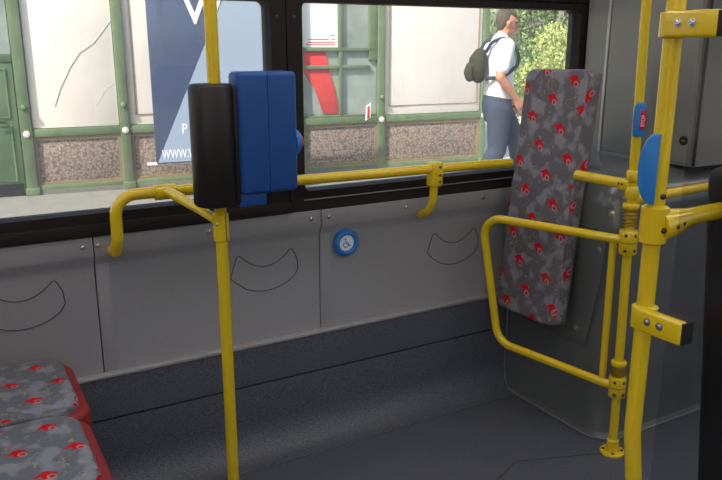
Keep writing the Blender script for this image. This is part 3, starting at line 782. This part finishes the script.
# red cloth hanging aslant behind the muntins
b = B(); prism(b, [(2.55, 1.34), (2.55, 1.12), (2.70, .92), (2.80, .62), (3.0, .62), (2.96, .9), (2.88, 1.12), (2.84, 1.34)], FM @ Matrix(((1, 0, 0, 0), (0, 0, 1, -.034), (0, 1, 0, 0), (0, 0, 0, 1))), .012, .004)
rc = obj('red_cloth', b, 'redcloth'); tag(rc, 'slanting red cloth behind the kiosk muntins, under the notice', 'cloth')
b = B(); prism(b, [(3.33, .52), (3.40, .56), (3.40, .74), (3.34, .70)], FM @ Matrix(((1, 0, 0, 0), (0, 0, 1, .021), (0, 1, 0, 0), (0, 0, 0, 1))), .006)
sk = thing('sticker', 'small white sticker with a red stripe on the kiosk rail', 'sticker', FM @ Vector((3.36, .02, .52))); obj('sheet', b, 'white', sk)
b = B(); prism(b, [(3.352, .545), (3.385, .555), (3.385, .70), (3.355, .69)], FM @ Matrix(((1, 0, 0, 0), (0, 0, 1, .0265), (0, 1, 0, 0), (0, 0, 0, 1))), .003); obj('stripe', b, 'red', sk)

# poster stand in front of the kiosk
po = thing('poster_stand', 'tall blue and pale blue poster board standing before the kiosk', 'poster', FM @ Vector((1.28, .9, GZ)))
p0, p1, pz0, pz1 = .695, 1.92, .275, 2.02
obj('board', fbox(B(), p0, p1, .86, .90, pz0, pz1, .004), 'pdark', po)
PMx = FM @ Matrix(((1, 0, 0, 0), (0, 0, 1, .9005), (0, 1, 0, 0), (0, 0, 0, 1)))
b = B(); prism(b, [(p0+.012, pz0+.012), (p1-.012, pz0+.012), (p1-.012, pz1-.012), (1.50, pz1-.012)], PMx, .002); obj('pale_field', b, 'plight', po)
for s in (1.25, p1-.1): obj('leg', fbox(B(), s-.03, s+.03, .84, .90, GZ, pz0+.02, .004), 'darksteel', po)
obj('foot_bracket', fbox(B(), p0-.09, p0+.01, .87, .89, pz0-.01, pz0+.015), 'white', po)
def ptext(s, x, z, size, bold=0.0, wx=1.0):
    m = FM @ Matrix(((wx, 0, 0, x), (0, 0, 1, .904), (0, 1, 0, z), (0, 0, 0, 1))); return obj('lettering', text_mesh(s, size, m, .001, bold), 'white', po)
ptext('W', 1.05, 1.62, .34, .008); ptext('P', .955, .565, .14, .002, .8); ptext('WWW.W', .752, .325, .125, .002, .62)

# tram standing on the far side of the bus (shows as a reflection in the glass)
tm_ = thing('tram', 'red and white tram standing on the road on the door side', 'tram', (-1.5, -7.5, -.36))
obj('body', rbox(B(), -7.0, 2.0, -8.7, -6.4, -.05, 1.0, .08, 3), 'tramred', tm_)
obj('window_band', rbox(B(), -6.98, 1.98, -8.68, -6.42, 1.0, 1.9, .05, 2), 'tramglass', tm_)
obj('roof_band', rbox(B(), -7.0, 2.0, -8.7, -6.4, 1.9, 2.9, .12, 3), 'tramwhite', tm_)
for x in (-5.4, -.6):
    obj('bogie', rbox(B(), x-.8, x+.8, -8.4, -6.7, -.36, -.04, .05, 2), 'rubber', tm_)

# --- bushes
def bush(x, y, w, h, mat, label, seed, n=5200, leaf=.11):
    rnd = random.Random(seed); t = thing('bush', label, 'bush', (x, y, GZ), 'bushes beyond the walking man')
    b = B(); lumps = []
    for k in range(26):
        a = rnd.uniform(0, 2*PI); zz = rnd.uniform(.12, .88); rr = w/2*math.sqrt(max(.05, 1-(2*abs(zz-.45))**2.4*.7))*rnd.uniform(.35, .85)
        lumps.append((Vector((x+rr*math.cos(a), y+rr*math.sin(a), GZ+h*zz)), rnd.uniform(.16, .28)*min(w, h)))
    vs = []; fs = []
    for k in range(n):
        c, r = rnd.choice(lumps); d = Vector((rnd.gauss(0, 1), rnd.gauss(0, 1), rnd.gauss(0, 1))).normalized()
        p = c+d*r*rnd.uniform(.75, 1.05)
        if p.z < GZ+.03: continue
        q = Euler((rnd.uniform(0, 6.3), rnd.uniform(0, 6.3), rnd.uniform(0, 6.3))).to_matrix()
        L = leaf*rnd.uniform(.6, 1.2); i = len(vs)
        for u, v in ((-.5, 0), (0, -.26), (.55, 0), (0, .26)): vs.append(p+q @ Vector((u*L, v*L, 0)))
        fs.append((i, i+1, i+2, i+3))
    me = bpy.data.meshes.new('foliage'); me.from_pydata([v-Vector((x, y, GZ)) for v in vs], [], fs); me.materials.append(M[mat])
    o = bpy.data.objects.new('foliage', me); COL.objects.link(o); o.parent = t; o['kind'] = 'stuff'
    b = B()
    for k in range(4):
        a = rnd.uniform(0, 6.3); tube(b, [(x+.04*k, y, GZ), (x+.2*w*math.cos(a), y+.2*w*math.sin(a), GZ+h*.6)], [.05, .02], 7)
    obj('stem', b, 'bark', t)
bush(9.5, 9.3, 2.2, 1.8, 'leafA', 'low yellow-green bush right behind the walking man', 1, 14000, .07)
bush(12.3, 8.3, 2.2, 2.0, 'leafA', 'low yellow-green bush next to the window frame', 2, 14000, .07)
bush(11.6, 12.2, 3.2, 5.2, 'leafB', 'tall deep green bush rising behind the low ones', 3, 22000, .10)
bush(15.6, 10.6, 3.0, 5.0, 'leafB', 'tall deep green bush partly behind the window frame', 4, 22000, .10)

# --- walking man
def blob(bm, chain, n=14):
    """chain = [(x,y,z, rx, ry)] tube of elliptical sections with rounded ends; rx = across the fore-aft, ry = sideways for near-vertical chains"""
    P = [Vector(c[:3]) for c in chain]; N = len(P); rings = []
    t0 = (P[1]-P[0]).normalized(); t1 = (P[-1]-P[-2]).normalized()
    full = []
    for s in (.98, .8, .45): full.append((P[0]-t0*min(chain[0][3:5])*s*.9, chain[0][3]*math.sqrt(1-s*s), chain[0][4]*math.sqrt(1-s*s)))
    for c, p in zip(chain, P): full.append((p, c[3], c[4]))
    for s in (.45, .8, .98): full.append((P[-1]+t1*min(chain[-1][3:5])*s*.9, chain[-1][3]*math.sqrt(1-s*s), chain[-1][4]*math.sqrt(1-s*s)))
    for i, (p, rx, ry) in enumerate(full):
        a = full[max(i-1, 0)][0]; c = full[min(i+1, len(full)-1)][0]; t = (c-a).normalized()
        fx = Vector((1, 0, 0)) if abs(t.x) < .9 else Vector((0, 0, 1))
        fx = (fx-t*fx.dot(t)).normalized(); fy = t.cross(fx)
        rings.append([bm.verts.new(p+fx*rx*math.cos(2*PI*k/n)+fy*ry*math.sin(2*PI*k/n)) for k in range(n)])
    for a, c in zip(rings, rings[1:]):
        for k in range(n): bm.faces.new((a[k], a[(k+1) % n], c[(k+1) % n], c[k]))
    bm.faces.new(rings[0][::-1]); bm.faces.new(rings[-1]); return bm
def fuse(bm, voxel, smooth=6):
    bmesh.ops.recalc_face_normals(bm, faces=bm.faces)
    me = bpy.data.meshes.new('f'); bm.to_mesh(me); bm.free(); o = bpy.data.objects.new('f', me); COL.objects.link(o)
    r = o.modifiers.new('r', 'REMESH'); r.mode = 'VOXEL'; r.voxel_size = voxel
    s = o.modifiers.new('s', 'SMOOTH'); s.iterations = smooth; s.factor = .5
    dg = bpy.context.evaluated_depsgraph_get(); me2 = bpy.data.meshes.new_from_object(o.evaluated_get(dg))
    b = B(); b.from_mesh(me2); bpy.data.objects.remove(o); bpy.data.meshes.remove(me); bpy.data.meshes.remove(me2); return b
MP = Vector((4.735, 5.62, GZ+.02)); mh = math.radians(112); fd = Vector((math.sin(mh), math.cos(mh), 0))
MM = Matrix((fd, Vector((-fd.y, fd.x, 0)), Vector((0, 0, 1)))).transposed().to_4x4(); MM.translation = MP
man = thing('person', 'man walking in white T-shirt and blue-grey trousers, hand in pocket', 'person', MP)
def mobj(name, b, mat, par=man, sharp=180): b.transform(MM); return obj(name, b, mat, par, sharp=sharp)
# pose (x forward, y to his left, z up)
RH, RK, RA = (-.01, -.095, .97), (-.02, -.10, .53), (-.20, -.10, .09)
LH, LK, LA = (.02, .095, .97), (.25, .10, .56), (.36, .10, .09)
RS, RE, RW = (-.01, -.20, 1.50), (-.075, -.265, 1.22), (.10, -.225, 1.02)
LS, LE, LW = (-.01, .20, 1.50), (-.04, .265, 1.22), (.17, .24, 1.0)
b = B()
blob(b, [(0, 0, .93, .11, .165), (0, 0, 1.04, .105, .16), (-.005, 0, 1.19, .10, .15), (-.01, 0, 1.36, .115, .18), (-.015, 0, 1.48, .095, .17), (-.005, 0, 1.54, .06, .08)])
blob(b, [(.0, 0, 1.52, .058, .060), (.045, 0, 1.64, .056, .058)])
# head: skull, jaw, chin, brow, nose, lips, ears
blob(b, [(.078, 0, 1.635, .066, .052), (.060, 0, 1.675, .092, .066), (.050, 0, 1.72, .100, .075), (.046, 0, 1.755, .086, .068)])
blob(b, [(.135, 0, 1.628, .022, .026), (.115, 0, 1.640, .03, .036)])
blob(b, [(.139, -.03, 1.722, .012, .012), (.145, 0, 1.724, .012, .012), (.139, .03, 1.722, .012, .012)], 8)
blob(b, [(.150, 0, 1.712, .010, .010), (.168, 0, 1.688, .013, .014), (.155, 0, 1.680, .012, .016)], 8)
blob(b, [(.150, -.018, 1.658, .008, .008), (.156, 0, 1.659, .009, .009), (.150, .018, 1.658, .008, .008)], 8)
for s in (-1, 1): blob(b, [(.05, s*.073, 1.678, .014, .009), (.046, s*.080, 1.708, .020, .009)], 8)
for S, Ee, Wq in ((RS, RE, RW), (LS, LE, LW)):
    blob(b, [(*S, .060, .058), (*Ee, .046, .045)]); blob(b, [(*Ee, .045, .044), (*((Vector(Ee)*.6+Vector(Wq)*.4)), .044, .041), (*Wq, .030, .027)])
    d = (Vector(Wq)-Vector(Ee)).normalized(); w = Vector(Wq)
    sgn = -1 if S is RS else 1
    pm = w+d*.05+Vector((0, 0, -.02)); blob(b, [(*w, .030, .023), (*pm, .038, .019), (*(pm+d*.03), .036, .017)])
    side = d.cross(Vector((0, 1, 0))).normalized()
    for k, L in enumerate((.070, .080, .075, .060)):
        o0 = pm+d*.03+side*((k-1.5)*.019); m1 = o0+d*L*.5+Vector((.004, -sgn*.008, -.006)); m2 = o0+d*L*.85+Vector((0, -sgn*.022, -.022))
        blob(b, [(*o0, .0095, .0095), (*m1, .009, .009), (*m2, .008, .008)], 8)
    th = w+d*.03+side*.03; blob(b, [(*th, .011, .011), (*(th+d*.04+side*.012), .010, .010), (*(th+d*.065+Vector((0, -sgn*.008, 0))), .009, .009)], 8)
for Hq, Kq, Aq in ((RH, RK, RA), (LH, LK, LA)):
    blob(b, [(*Hq, .085, .08), (*Kq, .055, .055)]); blob(b, [(*Kq, .054, .052), (*((Vector(Kq)*.6+Vector(Aq)*.4)-Vector((.015, 0, 0))), .055, .052), (*Aq, .038, .035)])
    blob(b, [(Aq[0]-.04, Aq[1], .05, .04, .036), (Aq[0]+.13, Aq[1], .035, .03, .04)])
mobj('body', fuse(b, .007, 3), 'skin')
b = B(); blob(b, [(-.004, 0, 1.668, .038, .060), (.006, 0, 1.70, .064, .075), (.026, 0, 1.74, .082, .078), (.040, 0, 1.772, .084, .068)]); blob(b, [(.115, 0, 1.772, .026, .05), (.06, 0, 1.79, .045, .062)])
mobj('hair', fuse(b, .008, 4), 'hair')
for s in (-1, 1):
    b = B(); bmesh.ops.create_uvsphere(b, u_segments=10, v_segments=8, radius=.010, matrix=Matrix.Translation((.136, s*.032, 1.706)))
    mobj('eye', b, 'eye')
# shirt
b = B()
blob(b, [(.005, 0, 1.06, .140, .195), (.005, 0, 1.10, .138, .190), (0, 0, 1.20, .130, .182), (-.005, 0, 1.36, .142, .205), (-.012, 0, 1.47, .120, .195), (-.005, 0, 1.545, .078, .11)])
for S, Ee in ((RS, RE), (LS, LE)):
    v = Vector(S)*.28+Vector(Ee)*.72
    blob(b, [(*S, .086, .078), (*v, .074, .070)])
blob(b, [(.0, 0, 1.54, .066, .068), (.018, 0, 1.585, .064, .066)])
mobj('shirt', fuse(b, .010, 5), 'shirt')
b = B()
blob(b, [(-.01, 0, .86, .130, .17), (-.01, 0, .95, .142, .19), (.0, 0, 1.045, .128, .178)])
for Hq, Kq, Aq in ((RH, RK, RA), (LH, LK, LA)):
    kn = Vector(Kq); an = Vector(Aq)
    blob(b, [(Hq[0], Hq[1], .93, .128, .104), (*(Vector(Hq)*.5+kn*.5), .112, .098), (*kn, .094, .086), (*(kn*.5+an*.5-Vector((.012, 0, 0))), .088, .080), (an.x, an.y, .12, .082, .074)])
mobj('trousers', fuse(b, .010, 5), 'trousers')
for i_, Aq in enumerate((RA, LA)):
    b = B(); blob(b, [(Aq[0]-.055, Aq[1], .045, .044, .042), (Aq[0]+.03, Aq[1], .048, .046, .048), (Aq[0]+.15, Aq[1], .036, .034, .050)])
    b = fuse(b, .010, 3); mobj('shoe', b, 'shoe')
# phone in the left hand
ph = thing('phone', 'small dark phone in the walking man\'s left hand', 'phone', MM @ Vector((.245, .225, .90)))
b = B(); rbox(b, .20, .28, .216, .229, .90, .925, .003, 2); b.transform(MM); obj('case', b, 'rubber', ph)
# backpack
bp = thing('backpack', 'olive and dark backpack worn by the man in white', 'backpack', MM @ Vector((-.24, -.05, 1.16)))
b = B(); blob(b, [(-.215, -.04, 1.21, .060, .11), (-.235, -.04, 1.28, .075, .13), (-.23, -.04, 1.37, .075, .13), (-.205, -.04, 1.43, .055, .10)]); b = fuse(b, .010, 5); b.transform(MM); obj('bag', b, 'pack', bp, sharp=180)
b = B(); blob(b, [(-.30, -.04, 1.20, .035, .085), (-.315, -.04, 1.26, .040, .09), (-.30, -.04, 1.32, .032, .08)]); b = fuse(b, .010, 4); b.transform(MM); obj('front_pocket', b, 'pack', bp, sharp=180)
for s in (-1, 1):
    b = B(); pth = [(-.17, s*.10, 1.44), (-.12, s*.115, 1.53), (-.02, s*.125, 1.572), (.08, s*.125, 1.53), (.138, s*.13, 1.42), (.125, s*.155, 1.32), (-.02, s*.195, 1.22), (-.17, s*.12, 1.20)]
    P = fillet(pth, .08, 5); tube(b, P, .017, 8); b.transform(MM); obj('shoulder_strap', b, 'strap', bp, sharp=180)
